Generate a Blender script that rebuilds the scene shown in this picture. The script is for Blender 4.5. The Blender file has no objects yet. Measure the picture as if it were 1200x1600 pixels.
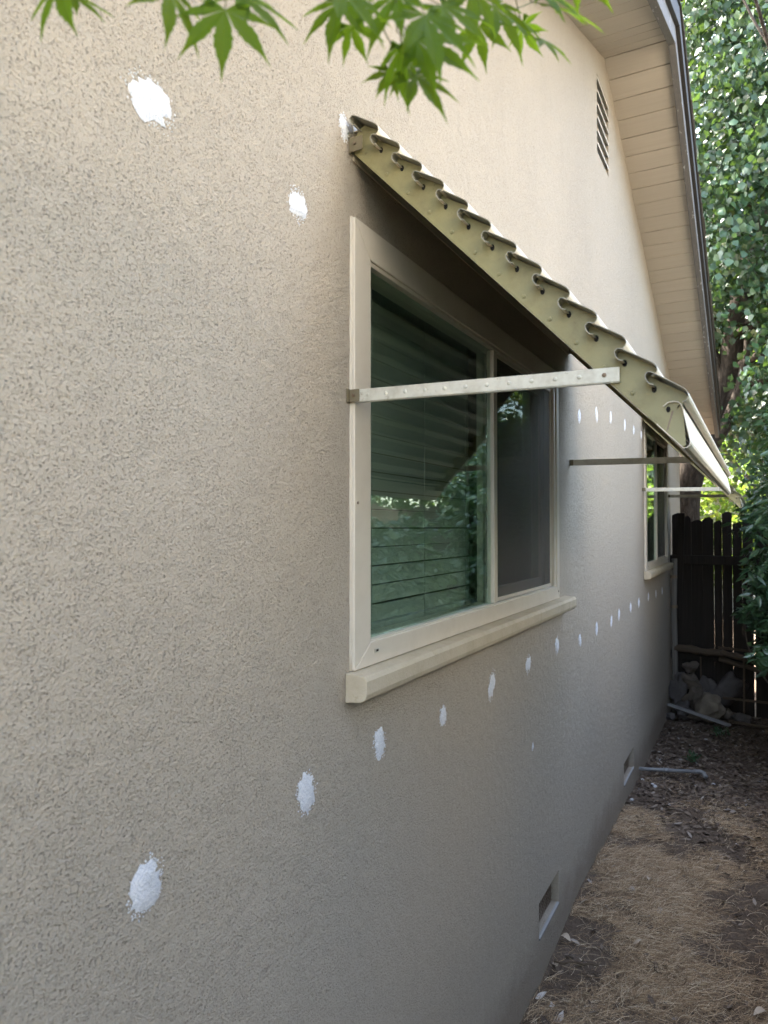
import bpy, bmesh, math, random
import numpy as np
from mathutils import Vector, Matrix, noise
R = math.radians
random.seed(7); rng = np.random.default_rng(7)
SC = bpy.context.scene
COL = SC.collection

# ------------------------------------------------------------------ camera
CX, CY, CZ = 0.75, 0.0, 1.73
YAW = math.atan(585/1109.); PIT = math.atan(23/1109.)
cd = bpy.data.cameras.new('camera'); cam = bpy.data.objects.new('camera', cd); COL.objects.link(cam)
cam.location = (CX, CY, CZ); cam.rotation_euler = (R(90)+PIT, 0, YAW)
cd.sensor_fit = 'VERTICAL'; cd.sensor_height = 36.0; cd.lens = 1109/1600*36
cd.clip_start = 0.02; cd.clip_end = 600
cd.dof.use_dof = True; cd.dof.focus_distance = 2.3; cd.dof.aperture_fstop = 6.2
SC.camera = cam

# ------------------------------------------------------------------ sky, sun, exposure
SUN_EL, SUN_DIR = R(56), Vector((-0.95, 0.12, 0)).normalized()     # horizontal direction towards the sun
SUN_ROT = math.atan2(SUN_DIR.x, SUN_DIR.y)
wd = bpy.data.worlds.new('World'); SC.world = wd; wd.use_nodes = True
wn = wd.node_tree; wn.nodes.clear()
wo = wn.nodes.new('ShaderNodeOutputWorld'); wb = wn.nodes.new('ShaderNodeBackground')
sk = wn.nodes.new('ShaderNodeTexSky'); sk.sky_type = 'NISHITA'; sk.sun_disc = False
sk.sun_elevation = SUN_EL; sk.sun_rotation = SUN_ROT; sk.dust_density = 3.0; sk.air_density = 1.0; sk.ozone_density = 0.6
hs = wn.nodes.new('ShaderNodeHueSaturation'); hs.inputs['Saturation'].default_value = 0.82
wm = wn.nodes.new('ShaderNodeMix'); wm.data_type = 'RGBA'; wm.blend_type = 'MULTIPLY'; wm.inputs[0].default_value = 1
wm.inputs[7].default_value = (1.0, 0.965, 0.92, 1)
wn.links.new(sk.outputs[0], hs.inputs['Color']); wn.links.new(hs.outputs[0], wm.inputs[6])
wn.links.new(wm.outputs[2], wb.inputs[0]); wb.inputs[1].default_value = 0.15
wn.links.new(wb.outputs[0], wo.inputs[0])
sl = bpy.data.lights.new('sun', 'SUN'); sl.energy = 3.6; sl.angle = R(0.55); sl.color = (1, .93, .82)
so = bpy.data.objects.new('sun', sl); COL.objects.link(so)
sv = Vector((SUN_DIR.x*math.cos(SUN_EL), SUN_DIR.y*math.cos(SUN_EL), math.sin(SUN_EL)))
so.rotation_euler = sv.to_track_quat('Z', 'Y').to_euler(); so.location = (-4, 2, 12)
SC.view_settings.view_transform = 'Standard'; SC.view_settings.look = 'None'
SC.view_settings.gamma = 1.0; SC.view_settings.use_curve_mapping = False
SC.view_settings.exposure = 3.72
SC.render.engine = 'CYCLES'
SC.cycles.max_bounces = 10; SC.cycles.transparent_max_bounces = 24; SC.cycles.use_denoising = True

# ------------------------------------------------------------------ object helpers
def link(o, parent=None):
    COL.objects.link(o)
    if parent is not None: o.parent = parent
    return o
def tag(o, label=None, cat=None, group=None, kind=None):
    if label: o['label'] = label
    if cat: o['category'] = cat
    if group: o['group'] = group
    if kind: o['kind'] = kind
    return o
def empty(name, loc=(0, 0, 0)):
    o = bpy.data.objects.new(name, None); o.location = loc; o.empty_display_size = .1
    return link(o)
def mesh(name, V, F, mat=None, parent=None, smooth=False, loc=None):
    me = bpy.data.meshes.new(name); me.from_pydata([tuple(v) for v in V], [], [tuple(f) for f in F]); me.update()
    if mat: me.materials.append(mat)
    if smooth: me.polygons.foreach_set('use_smooth', [True]*len(me.polygons))
    o = bpy.data.objects.new(name, me)
    if loc: o.location = loc
    return link(o, parent)
def bm_obj(name, bm, mat, parent=None, smooth=False, loc=None):
    me = bpy.data.meshes.new(name); bm.normal_update(); bm.to_mesh(me); bm.free()
    if mat: me.materials.append(mat)
    if smooth: me.polygons.foreach_set('use_smooth', [True]*len(me.polygons))
    o = bpy.data.objects.new(name, me)
    if loc: o.location = loc
    return link(o, parent)
class MB:
    def __init__(s): s.v = []; s.f = []
    def prism(s, poly, y0, y1):                       # poly in (x,z), extruded along y
        n = len(poly); b = len(s.v)
        s.v += [(p[0], y0, p[1]) for p in poly] + [(p[0], y1, p[1]) for p in poly]
        s.f += [tuple(range(b, b+n)), tuple(range(b+2*n-1, b+n-1, -1))]
        s.f += [(b+(i+1) % n, b+i, b+n+i, b+n+(i+1) % n) for i in range(n)]
    def box(s, x0, x1, y0, y1, z0, z1): s.prism([(x0, z0), (x1, z0), (x1, z1), (x0, z1)], y0, y1)
    def hull8(s, P):
        b = len(s.v); s.v += P
        s.f += [tuple(b+i for i in q) for q in ((0,3,2,1),(4,5,6,7),(0,1,5,4),(1,2,6,5),(2,3,7,6),(3,0,4,7))]
    def sheet(s, prof, th, y0, y1):                   # polyline in (x,z) with thickness
        n = len(prof); off = []
        for i in range(n):
            a = prof[max(0, i-1)]; c = prof[min(n-1, i+1)]
            dx, dz = c[0]-a[0], c[1]-a[1]; L = math.hypot(dx, dz) or 1
            off.append((prof[i][0]+dz/L*th, prof[i][1]-dx/L*th))
        b = len(s.v)
        for y in (y0, y1): s.v += [(p[0], y, p[1]) for p in prof] + [(p[0], y, p[1]) for p in off]
        for i in range(n-1):
            a0, a1, c0, c1 = b+i, b+i+1, b+n+i, b+n+i+1
            d = 2*n
            s.f += [(a0, a1, a1+d, a0+d), (c1, c0, c0+d, c1+d), (a1, a0, c0, c1), (a0+d, a1+d, c1+d, c0+d)]
        d = 2*n
        s.f += [(b, b+d, b+n+d, b+n), (b+n-1, b+2*n-1, b+2*n-1+d, b+n-1+d)]
    def tube(s, pts, rads, seg=10, cap=True):
        b = len(s.v); n = len(pts); pts = [Vector(p) for p in pts]
        up = Vector((0.31, 0.2, 0.93))
        for i, p in enumerate(pts):
            t = (pts[min(n-1, i+1)]-pts[max(0, i-1)]).normalized()
            a = t.cross(up)
            if a.length < .05: a = t.cross(Vector((1, 0, 0)))
            a.normalize(); c = t.cross(a)
            r = rads[i] if isinstance(rads, (list, tuple)) else rads
            for k in range(seg):
                q = 2*math.pi*k/seg; s.v.append(tuple(p+a*math.cos(q)*r+c*math.sin(q)*r))
        for i in range(n-1):
            for k in range(seg):
                k2 = (k+1) % seg
                s.f.append((b+i*seg+k, b+i*seg+k2, b+(i+1)*seg+k2, b+(i+1)*seg+k))
        if cap: s.f += [tuple(b+k for k in range(seg))[::-1], tuple(b+(n-1)*seg+k for k in range(seg))]
    def build(s, name, mat, parent=None, smooth=False, bevel=0, loc=None, seg=2):
        bm = bmesh.new()
        vs = [bm.verts.new(v) for v in s.v]
        for f in s.f:
            try: bm.faces.new([vs[i] for i in f])
            except ValueError: pass
        bmesh.ops.recalc_face_normals(bm, faces=bm.faces)
        if bevel:
            es = [e for e in bm.edges if len(e.link_faces) == 2 and e.calc_face_angle(0) > .6]
            bmesh.ops.bevel(bm, geom=es, offset=bevel, segments=seg, affect='EDGES', profile=.5, clamp_overlap=True)
        return bm_obj(name, bm, mat, parent, smooth, loc)
def box(name, x0, x1, y0, y1, z0, z1, mat, parent=None, bevel=0):
    m = MB(); m.box(x0, x1, y0, y1, z0, z1); return m.build(name, mat, parent, bevel=bevel)
def fast(name, V, F3, mat, parent=None, smooth=False):   # numpy triangles
    me = bpy.data.meshes.new(name); n = len(V); m = len(F3)
    me.vertices.add(n); me.vertices.foreach_set('co', np.asarray(V, np.float32).ravel())
    me.loops.add(m*3); me.polygons.add(m)
    me.loops.foreach_set('vertex_index', np.asarray(F3, np.int32).ravel())
    me.polygons.foreach_set('loop_start', np.arange(0, m*3, 3, dtype=np.int32))
    me.update(calc_edges=True); me.validate()
    me.materials.append(mat)
    if smooth: me.polygons.foreach_set('use_smooth', [True]*m)
    return link(bpy.data.objects.new(name, me), parent)

# ------------------------------------------------------------------ materials
class M:
    def __init__(s, name, rough=.8, spec=.3, metal=0):
        s.m = bpy.data.materials.new(name); s.m.use_nodes = True; s.t = s.m.node_tree; s.n = s.t.nodes; s.L = s.t.links.new
        s.p = s.n['Principled BSDF']; s.out = s.n['Material Output']
        s.p.inputs['Roughness'].default_value = rough; s.p.inputs['Metallic'].default_value = metal
        s.p.inputs['Specular IOR Level'].default_value = spec
        s.co = s.n.new('ShaderNodeTexCoord').outputs['Object']
    def map(s, scale=(1, 1, 1), co=None):
        k = s.n.new('ShaderNodeMapping'); k.inputs['Scale'].default_value = scale; s.L(co or s.co, k.inputs[0]); return k.outputs[0]
    def noise(s, scale, detail=3, rough=.55, co=None, dist=0):
        k = s.n.new('ShaderNodeTexNoise'); k.inputs['Scale'].default_value = scale; k.inputs['Detail'].default_value = detail
        k.inputs['Roughness'].default_value = rough; k.inputs['Distortion'].default_value = dist
        s.L(co or s.co, k.inputs['Vector']); return k.outputs['Fac']
    def voro(s, scale, feat='F1', co=None):
        k = s.n.new('ShaderNodeTexVoronoi'); k.feature = feat; k.inputs['Scale'].default_value = scale
        s.L(co or s.co, k.inputs['Vector']); return k.outputs['Distance']
    def ramp(s, fac, stops):
        k = s.n.new('ShaderNodeValToRGB'); e = k.color_ramp.elements
        while len(e) < len(stops): e.new(.5)
        for i, (p, c) in enumerate(stops):
            e[i].position = p; e[i].color = (*c, 1) if len(c) == 3 else c
        s.L(fac, k.inputs[0]); return k.outputs[0]
    def gr(s, fac, a, b): return s.ramp(fac, [(a, (0, 0, 0)), (b, (1, 1, 1))])
    def mix(s, fac, a, b, mode='MIX'):
        k = s.n.new('ShaderNodeMix'); k.data_type = 'RGBA'; k.blend_type = mode
        for i, v in ((0, fac), (6, a), (7, b)):
            if isinstance(v, (int, float)): k.inputs[i].default_value = v
            elif isinstance(v, tuple): k.inputs[i].default_value = (*v, 1)
            else: s.L(v, k.inputs[i])
        return k.outputs[2]
    def math(s, op, a, b=0.0):
        k = s.n.new('ShaderNodeMath'); k.operation = op
        for i, v in enumerate((a, b)):
            if isinstance(v, (int, float)): k.inputs[i].default_value = v
            else: s.L(v, k.inputs[i])
        return k.outputs[0]
    def island(s):
        return s.n.new('ShaderNodeNewGeometry').outputs['Random Per Island']
    def color(s, c):
        if isinstance(c, tuple): s.p.inputs['Base Color'].default_value = (*c, 1)
        else: s.L(c, s.p.inputs['Base Color'])
        return s
    def bump(s, h, dist=.002, strength=1.0, prev=None):
        k = s.n.new('ShaderNodeBump'); k.inputs['Distance'].default_value = dist; k.inputs['Strength'].default_value = strength
        s.L(h, k.inputs['Height'])
        if prev: s.L(prev, k.inputs['Normal'])
        s.L(k.outputs[0], s.p.inputs['Normal']); return k.outputs[0]
    def roughness(s, r): s.L(r, s.p.inputs['Roughness']); return s

def stucco_mat(name, base, dark):
    m = M(name, .88, .25)
    area = m.noise(16, 4, .65)
    wv = m.n.new('ShaderNodeTexNoise'); wv.inputs['Scale'].default_value = 260; wv.inputs['Detail'].default_value = 4; m.L(m.co, wv.inputs['Vector'])
    vm = m.n.new('ShaderNodeVectorMath'); vm.operation = 'MULTIPLY_ADD'; vm.inputs[1].default_value = (.0065, .0065, .0065)
    m.L(wv.outputs['Color'], vm.inputs[0]); m.L(m.co, vm.inputs[2])
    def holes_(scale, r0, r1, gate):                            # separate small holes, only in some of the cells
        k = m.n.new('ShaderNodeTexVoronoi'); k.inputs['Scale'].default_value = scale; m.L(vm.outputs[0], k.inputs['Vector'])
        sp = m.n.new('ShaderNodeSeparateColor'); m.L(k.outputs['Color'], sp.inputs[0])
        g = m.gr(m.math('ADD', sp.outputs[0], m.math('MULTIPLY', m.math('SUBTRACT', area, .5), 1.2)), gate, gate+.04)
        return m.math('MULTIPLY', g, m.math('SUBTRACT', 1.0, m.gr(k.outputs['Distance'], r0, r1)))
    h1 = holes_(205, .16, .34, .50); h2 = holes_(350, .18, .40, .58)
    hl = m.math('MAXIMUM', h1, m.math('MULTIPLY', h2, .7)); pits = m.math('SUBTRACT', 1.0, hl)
    lump = m.noise(165, 2, .5); fine = m.noise(650, 3, .6); wide = m.noise(34, 3, .5)
    h = m.math('ADD', m.math('MULTIPLY', pits, .30), m.math('MULTIPLY', lump, .36)); h = m.math('ADD', h, m.math('MULTIPLY', fine, .26))
    h = m.math('ADD', h, m.math('MULTIPLY', wide, .8)); h = m.math('ADD', h, m.math('MULTIPLY', m.voro(290, co=vm.outputs[0]), -.22))
    m.bump(h, .0068, 1.0)
    big = m.noise(1.3, 4, .6)
    streak = m.noise(3.0, 4, .6, co=m.map((1, 5.0, .35)))
    col = m.mix(m.gr(big, .3, .75), base, tuple(x*.93 for x in base))
    col = m.mix(m.math('MULTIPLY', m.gr(streak, .52, .8), .22), col, tuple(x*.8 for x in base))
    col = m.mix(m.math('MULTIPLY', m.math('SUBTRACT', 1.0, pits), .50), col, dark)      # shade of the pits put into the base colour
    sx = m.n.new('ShaderNodeSeparateXYZ'); m.L(m.co, sx.inputs[0])
    soil_ = m.math('SUBTRACT', m.math('ADD', .13, m.math('MULTIPLY', m.noise(7, 5, .7), .26)), sx.outputs['Z'])   # mud splashed on the foot of the wall
    col = m.mix(m.math('MULTIPLY', m.gr(m.math('ADD', m.math('MULTIPLY', soil_, 4.0), m.math('MULTIPLY', m.noise(55, 4, .7), .25)), .12, .75), .55), col, (.17, .13, .095))
    drip = m.noise(2.2, 5, .65, co=m.map((1, 9.0, .5)))
    col = m.mix(m.math('MULTIPLY', m.gr(drip, .60, .74), .16), col, (.30, .28, .25))
    lf = m.noise(.55, 3, .5); col = m.mix(m.math('MULTIPLY', m.gr(lf, .45, .6), .25), col, tuple(x*1.08 for x in base))
    m.color(col); return m.m
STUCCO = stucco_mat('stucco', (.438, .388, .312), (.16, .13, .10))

def paint(name, base, rough=.45, dirt=(.25, .2, .13), amt=.35, bs=.0003, spec=.4, scale=14, metal=0, speck=.5):
    m = M(name, rough, spec, metal)
    n1 = m.noise(scale, 5, .65); n2 = m.noise(160, 3, .6); n3 = m.noise(46, 4, .7)
    col = m.mix(m.math('MULTIPLY', m.gr(n1, .45, .8), amt), base, dirt)
    col = m.mix(m.math('MULTIPLY', m.gr(n3, .64, .74), speck), col, dirt)
    m.color(col); m.bump(m.math('ADD', n2, n1), bs)
    m.roughness(m.ramp(n1, [(0, (rough*.8,)*3), (1, (min(1, rough*1.4),)*3)]))
    return m.m
LIPP = paint('lip_cream', (.74, .665, .53), .4, (.45, .38, .27), .15, .0003, speck=.12)
TRIM = paint('cream_vinyl', (.58, .53, .44), .42, (.42, .36, .27), .25, .0002, speck=.1)
VINYL = paint('pale_vinyl', (.54, .50, .42), .35, (.40, .35, .27), .2, .0001, speck=.08)
SILL = paint('sill_paint', (.48, .42, .31), .6, (.30, .24, .15), .45, .0009)
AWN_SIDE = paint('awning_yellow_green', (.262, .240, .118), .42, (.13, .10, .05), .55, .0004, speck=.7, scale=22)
SLAT_UNDER = paint('slat_under_grey', (.32, .305, .245), .5, (.13, .11, .07), .4, .0003, speck=.4)  # darker grey for the slat undersides and ends
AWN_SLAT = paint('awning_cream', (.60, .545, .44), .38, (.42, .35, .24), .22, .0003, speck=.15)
ALU = paint('weathered_aluminium', (.56, .55, .47), .4, (.20, .15, .08), .5, .0003, spec=.5, metal=.15, speck=.7, scale=30)
STEEL = paint('rusty_screw', (.22, .17, .12), .5, (.12, .06, .03), .6, .0004, metal=.6)
BRACKET = paint('bracket_ochre', (.17, .15, .095), .5, (.12, .07, .03), .5, .0003)
DARKHOLE = M('dark_slot', .9).color((.012, .011, .01)).m
SPACKLE = None
def mk_spackle():
    m = M('white_spackle', .9, .2)
    n = m.noise(260, 5, .7); m.color(m.mix(m.gr(n, .4, .62), (.68, .71, .76), (.88, .89, .90)))
    m.bump(n, .005); return m.m
SPACKLE = mk_spackle()
def wood(name, c1, c2, axis='x', rough=.8, grain=24, bs=.0012, wear=None):
    m = M(name, rough, .25)
    sc = {'x': (.6, grain, grain), 'y': (grain, .6, grain), 'z': (grain, grain, .6)}[axis]
    co = m.map(sc); n = m.noise(3.2, 5, .6, co=co, dist=.4); big = m.noise(5, 3, .6)
    k = m.n.new('ShaderNodeObjectInfo').outputs['Random']
    col = m.mix(m.gr(n, .3, .7), c1, c2)
    col = m.mix(m.math('MULTIPLY', k, .25), col, tuple(x*.72 for x in c1))
    if wear:
        w = m.noise(3.0, 6, .7, co=m.map({'x': (1.2, 14, 14), 'y': (14, 1.6, 14), 'z': (14, 14, 1.2)}[axis]))
        col = m.mix(m.gr(w, .6, .66), col, wear)
    m.color(col); m.bump(m.math('ADD', n, m.math('MULTIPLY', big, .4)), bs)
    return m.m
SOFFIT = wood('soffit_paint', (.43, .385, .32), (.39, .35, .29), 'x', .7, 30, .0006)
RAKE = wood('rake_grey_paint', (.15, .145, .138), (.12, .115, .11), 'y', .6, 30, .0012, wear=(.42, .42, .42))
RAKE2 = wood('rake_dark_trim', (.05, .047, .044), (.035, .033, .032), 'y', .55, 30, .0008)
FENCEW = wood('fence_wood', (.034, .027, .022), (.018, .015, .012), 'z', .9, 40, .003)
POSTW = wood('grey_post_wood', (.20, .185, .16), (.12, .105, .09), 'z', .85, 40, .002)
PLANKW = wood('white_grey_plank', (.27, .27, .27), (.17, .165, .16), 'x', .8, 20, .001)
OLDW = wood('old_brown_wood', (.11, .08, .055), (.06, .045, .03), 'x', .9, 30, .003)
def bark():
    m = M('bark', .95, .1); n = m.noise(7, 6, .7, co=m.map((3.0, 3.0, .8)), dist=1.2)
    m.color(m.ramp(n, [(.3, (.022, .018, .015)), (.6, (.08, .066, .054)), (.8, (.14, .12, .10))])); m.bump(n, .06); return m.m
BARK = bark()
def leafmat(name, stops, trans=.45, gloss=.45, rough=.4, tc=(.16, .26, .02)):
    m = M(name, rough, gloss)
    k = m.island(); col = m.ramp(k, stops)
    n = m.noise(60, 2); col = m.mix(m.math('MULTIPLY', n, .35), col, (.02, .04, .012))
    m.color(col)
    t = m.n.new('ShaderNodeBsdfTranslucent'); m.L(m.mix(.5, col, tc), t.inputs[0])
    mx = m.n.new('ShaderNodeMixShader'); mx.inputs[0].default_value = trans
    m.L(m.p.outputs[0], mx.inputs[1]); m.L(t.outputs[0], mx.inputs[2]); m.L(mx.outputs[0], m.out.inputs[0]); return m.m
LEAF_PEAR = leafmat('pear_leaves', [(0, (.016, .045, .022)), (.5, (.028, .072, .034)), (.95, (.045, .095, .04)), (1, (.13, .15, .03))], .2, .55, .35)
LEAF_SHRUB = leafmat('shrub_leaves', [(0, (.025, .07, .035)), (.6, (.045, .11, .055)), (1, (.07, .14, .06))], .25, .7, .32)
LEAF_FAR = leafmat('far_leaves', [(0, (.06, .12, .02)), (.5, (.10, .17, .03)), (1, (.22, .24, .04))], .5, .3, .5)
LEAF_MAPLE = leafmat('maple_leaves', [(0, (.035, .085, .003)), (.5, (.05, .11, .004)), (1, (.10, .17, .006))], .62, .15, .5, (.46, .66, .03))

# glass
def glassmat():
    m = bpy.data.materials.new('window_glass'); m.use_nodes = True; t = m.node_tree; t.nodes.clear(); L = t.links.new
    o = t.nodes.new('ShaderNodeOutputMaterial'); tr = t.nodes.new('ShaderNodeBsdfTransparent'); tr.inputs[0].default_value = (.86, .945, .905, 1)
    g = t.nodes.new('ShaderNodeBsdfGlossy'); g.inputs['Roughness'].default_value = .004; g.inputs[0].default_value = (.9, 1, .96, 1)
    f0 = t.nodes.new('ShaderNodeLayerWeight'); f0.inputs[0].default_value = .5; f = t.nodes.new('ShaderNodeMath'); f.operation = 'POWER'; f.inputs[1].default_value = 4.0; L(f0.outputs['Facing'], f.inputs[0])
    a = t.nodes.new('ShaderNodeMath'); a.operation = 'ADD'; a.inputs[1].default_value = .05; a.use_clamp = True
    n = t.nodes.new('ShaderNodeTexNoise'); n.inputs['Scale'].default_value = 3.0; b = t.nodes.new('ShaderNodeBump'); b.inputs['Distance'].default_value = .0012
    tc = t.nodes.new('ShaderNodeTexCoord'); L(tc.outputs['Object'], n.inputs[0]); L(n.outputs[0], b.inputs['Height']); L(b.outputs[0], g.inputs['Normal'])
    mx = t.nodes.new('ShaderNodeMixShader'); L(f.outputs[0], a.inputs[0]); L(a.outputs[0], mx.inputs[0]); L(tr.outputs[0], mx.inputs[1]); L(g.outputs[0], mx.inputs[2]); L(mx.outputs[0], o.inputs[0])
    return m
GLASS = glassmat()
def screenmat():
    m = bpy.data.materials.new('insect_screen'); m.use_nodes = True; t = m.node_tree; L = t.links.new
    p = t.nodes['Principled BSDF']; p.inputs['Base Color'].default_value = (.10, .09, .085, 1); p.inputs['Roughness'].default_value = .6
    tr = t.nodes.new('ShaderNodeBsdfTransparent'); mx = t.nodes.new('ShaderNodeMixShader'); mx.inputs[0].default_value = .42
    L(tr.outputs[0], mx.inputs[1]); L(p.outputs[0], mx.inputs[2]); L(mx.outputs[0], t.nodes['Material Output'].inputs[0]); return m
SCREEN = screenmat()
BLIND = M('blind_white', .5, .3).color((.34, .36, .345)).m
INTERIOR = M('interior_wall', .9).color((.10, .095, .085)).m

# ------------------------------------------------------------------ ground
def gz(x, y):
    s = .035*noise.noise((x*1.6, y*1.6, 0)) + .02*noise.noise((x*5, y*5, 3)) + .012*noise.noise((x*17, y*17, 6)) + .006*noise.noise((x*45, y*45, 9))
    rise = .05*math.exp(-((y-3.6)/1.0)**2)*max(0, 1-abs(x)/.9)
    return s*min(1, .6+abs(x)) + rise - .01
def soil():
    m = M('dry_soil', .95, .1)
    n = m.noise(6, 6, .7); f = m.noise(90, 5, .75); b = m.noise(1.1, 3, .6)
    col = m.mix(m.gr(n, .3, .7), (.11, .082, .060), (.18, .142, .108))
    col = m.mix(m.gr(f, .4, .62), col, (.09, .068, .052)); col = m.mix(m.math('MULTIPLY', m.gr(b, .5, .7), .4), col, (.30, .25, .20))
    m.color(col); m.bump(m.math('ADD', n, f), .012); return m.m
def axis(lo, hi, a, b, step, n):
    mid = list(np.arange(a, b, step)); g = lambda s, e: list(s+(e-s)*(np.linspace(0, 1, n)**2.5))
    return sorted(set([round(float(q), 4) for q in mid + g(a, lo)[1:] + g(b, hi)]))
gx = axis(-60, 60, -.2, 2.2, .03, 16); gy = axis(-60, 120, 1.6, 8.6, .03, 18)
V = [(x, y, gz(x, y) if (-.3 < x < 2.4 and 1.4 < y < 9) else -.01) for x in gx for y in gy]; ny = len(gy)
F = [(i*ny+j, (i+1)*ny+j, (i+1)*ny+j+1, i*ny+j+1) for i in range(len(gx)-1) for j in range(ny-1)]
tag(mesh('ground', V, F, soil(), smooth=True), kind='structure')

# ------------------------------------------------------------------ house
house = tag(empty('house', (0, 0, 0)), 'beige stucco house wall with gable, windows and white filler spots', 'house')
APY, APZ, SLP = 4.12, 4.40, .372
def gable(y): return APZ - SLP*abs(y-APY)
Y0, Y1 = -.2, 8.29
W1 = (1.30, 2.95, 1.45, 2.35); W2 = (5.60, 6.98, 1.42, 2.50)
VENT = (3.885, 4.215, 3.757, 4.187); FV1 = (2.68, 2.98, .168, .300); FV2 = (4.60, 4.98, .13, .262)
holes = [W1, W2, VENT, FV1, FV2]
def build_wall():
    ys = sorted({Y0, Y1, APY} | {h[0] for h in holes} | {h[1] for h in holes}); zs = sorted({-.3} | {h[2] for h in holes} | {h[3] for h in holes})
    bm = bmesh.new(); cache = {}
    TH = .14
    def vv(x, y, z):
        k = (round(x, 4), round(y, 4), round(z, 4))
        if k not in cache: cache[k] = bm.verts.new(k)
        return cache[k]
    for a, b in zip(ys[:-1], ys[1:]):
        ga, gb = gable(a), gable(b); zl = [z for z in zs if z < min(ga, gb)-.005]
        cells = [((a, z0), (b, z0), (b, z1), (a, z1)) for z0, z1 in zip(zl[:-1], zl[1:])] + [((a, zl[-1]), (b, zl[-1]), (b, gb), (a, ga))]
        for c in cells:
            my, mz = (a+b)/2, (c[0][1]+c[3][1])/2
            if any(h[0] < my < h[1] and h[2] < mz < h[3] for h in holes): continue
            bm.faces.new([vv(0, *p) for p in c]); bm.faces.new([vv(-TH, *p) for p in c][::-1])
    for h in holes:
        y0, y1, z0, z1 = h
        yy = [y for y in ys if y0 <= y <= y1]; zz = [z for z in zs if z0 <= z <= z1]
        for p, q in zip(yy[:-1], yy[1:]):
            for z in (z0, z1): bm.faces.new([vv(0, p, z), vv(0, q, z), vv(-TH, q, z), vv(-TH, p, z)])
        for p, q in zip(zz[:-1], zz[1:]):
            for y in (y0, y1): bm.faces.new([vv(0, y, p), vv(0, y, q), vv(-TH, y, q), vv(-TH, y, p)])
    bm.faces.ensure_lookup_table()
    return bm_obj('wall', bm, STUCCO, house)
wall = build_wall()
# return walls, back wall, floor of the rooms
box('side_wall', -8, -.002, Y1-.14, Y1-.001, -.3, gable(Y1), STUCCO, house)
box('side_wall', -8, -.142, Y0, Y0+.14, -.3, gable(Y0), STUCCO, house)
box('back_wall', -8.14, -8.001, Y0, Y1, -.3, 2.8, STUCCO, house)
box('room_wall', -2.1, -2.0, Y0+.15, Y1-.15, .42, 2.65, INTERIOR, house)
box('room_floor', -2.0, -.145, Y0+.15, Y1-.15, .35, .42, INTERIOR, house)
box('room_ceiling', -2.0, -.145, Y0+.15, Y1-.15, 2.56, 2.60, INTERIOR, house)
box('crawl_space', -.9, -.8, Y0+.15, Y1-.15, -.3, .34, DARKHOLE, house)
box('attic_back', -1.2, -1.15, 2.5, 5.8, 2.7, 3.7, DARKHOLE, house)

box('shade_block_wall', -8, -.6, -6, -.22, -.3, 2.75, STUCCO, house)  # unseen block added to shade the ground behind the camera
box('shade_block_roof', -8.2, -.25, -6.3, -.225, 2.755, 2.90, RAKE2 if 'RAKE2' in globals() else STUCCO, house)
# roof, soffit boards, rake boards, shingle courses
OV = .335
def roofpt(s, d, up=0):      # s = +1 far slope, -1 near slope; d along slope from the ridge line
    c = 1/math.hypot(1, SLP); return (APY + s*(d*c) + s*up*SLP*c, APZ - d*SLP*c + up*c)
def slope_prism(name, x0, x1, s, d0, d1, u0, u1, mat, bevel=0, jit=0):
    m = MB(); P = []
    for x in (x0, x1):
        for d, u in ((d0, u0), (d1, u0), (d1, u1), (d0, u1)):
            y, z = roofpt(s, d, u); P.append((x, y, z))
    m.hull8(P); return m.build(name, mat, house, bevel=bevel)
BW = .1455
for s in (1, -1):
    LEN = 4.75
    k = 0; d = .004 + (0.0 if s > 0 else .0)
    while d < LEN-.02:
        w = BW
        g = random.uniform(.006, .009)
        o = slope_prism('soffit_board', -.02, OV+random.uniform(-.001, .001), s, d, min(LEN, d+w-g), random.uniform(0, .0016), .018, SOFFIT, bevel=.0012)
        d += w; k += 1
    def ridge_trim(name, x0, x1, u0, u1, mat, bevel=.002, L=LEN+.03):
        m = MB(); P = []
        for x in (x0, x1):
            for dd, u in ((0, u0), (L, u0), (L, u1), (0, u1)):
                if dd == 0: y, z = APY + s*.0012, APZ + u*math.hypot(1, SLP)
                else: y, z = roofpt(s, dd, u)
                P.append((x, y, z))
        m.hull8(P); return m.build(name, mat, house, bevel=bevel)
    ridge_trim('rake_board', OV+.002, OV+.040, -.030, .135, RAKE, .003)
    ridge_trim('rake_moulding', OV+.0405, OV+.062, .055, .150, RAKE2, .003)
    ridge_trim('drip_edge', OV+.0, OV+.072, .152, .158, RAKE2, .0005)
    ridge_trim('roof_deck', -8.3, OV-.003, .0205, .150, RAKE2, 0)
    SH = paint('shingle_grey_%d' % (s+1), (.12, .115, .105), .9, (.06, .055, .05), .4, .002)
    for k in range(33):
        d0 = max(.002, .145*k-.02); m = MB(); P = []
        ox = OV+.080+random.uniform(-.007, .006)
        for x in (-8.35, ox):
            for dd, u in ((d0, .160), (.145*(k+1)+.012, .168), (.145*(k+1)+.012, .176), (d0, .164)):
                y, z = roofpt(s, dd, u); P.append((x, y, z))
        m.hull8(P); m.build('shingle_course', SH, house)

# gable vent
gv = MB(); y0, y1, z0, z1 = VENT
gv.box(-.135, -.13, y0+.001, y1-.001, z0+.001, z1-.001)
gvo = gv.build('gable_vent', DARKHOLE, house)
for k in range(6):
    zc = z0 + (k+.78)*(z1-z0)/6
    m = MB(); m.prism([(.004, zc-.020), (.004, zc-.006), (-.022, zc+.010), (-.022, zc+.004)], y0+.002, y1-.002); m.build('louver', TRIM, gvo, bevel=.001)
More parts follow.
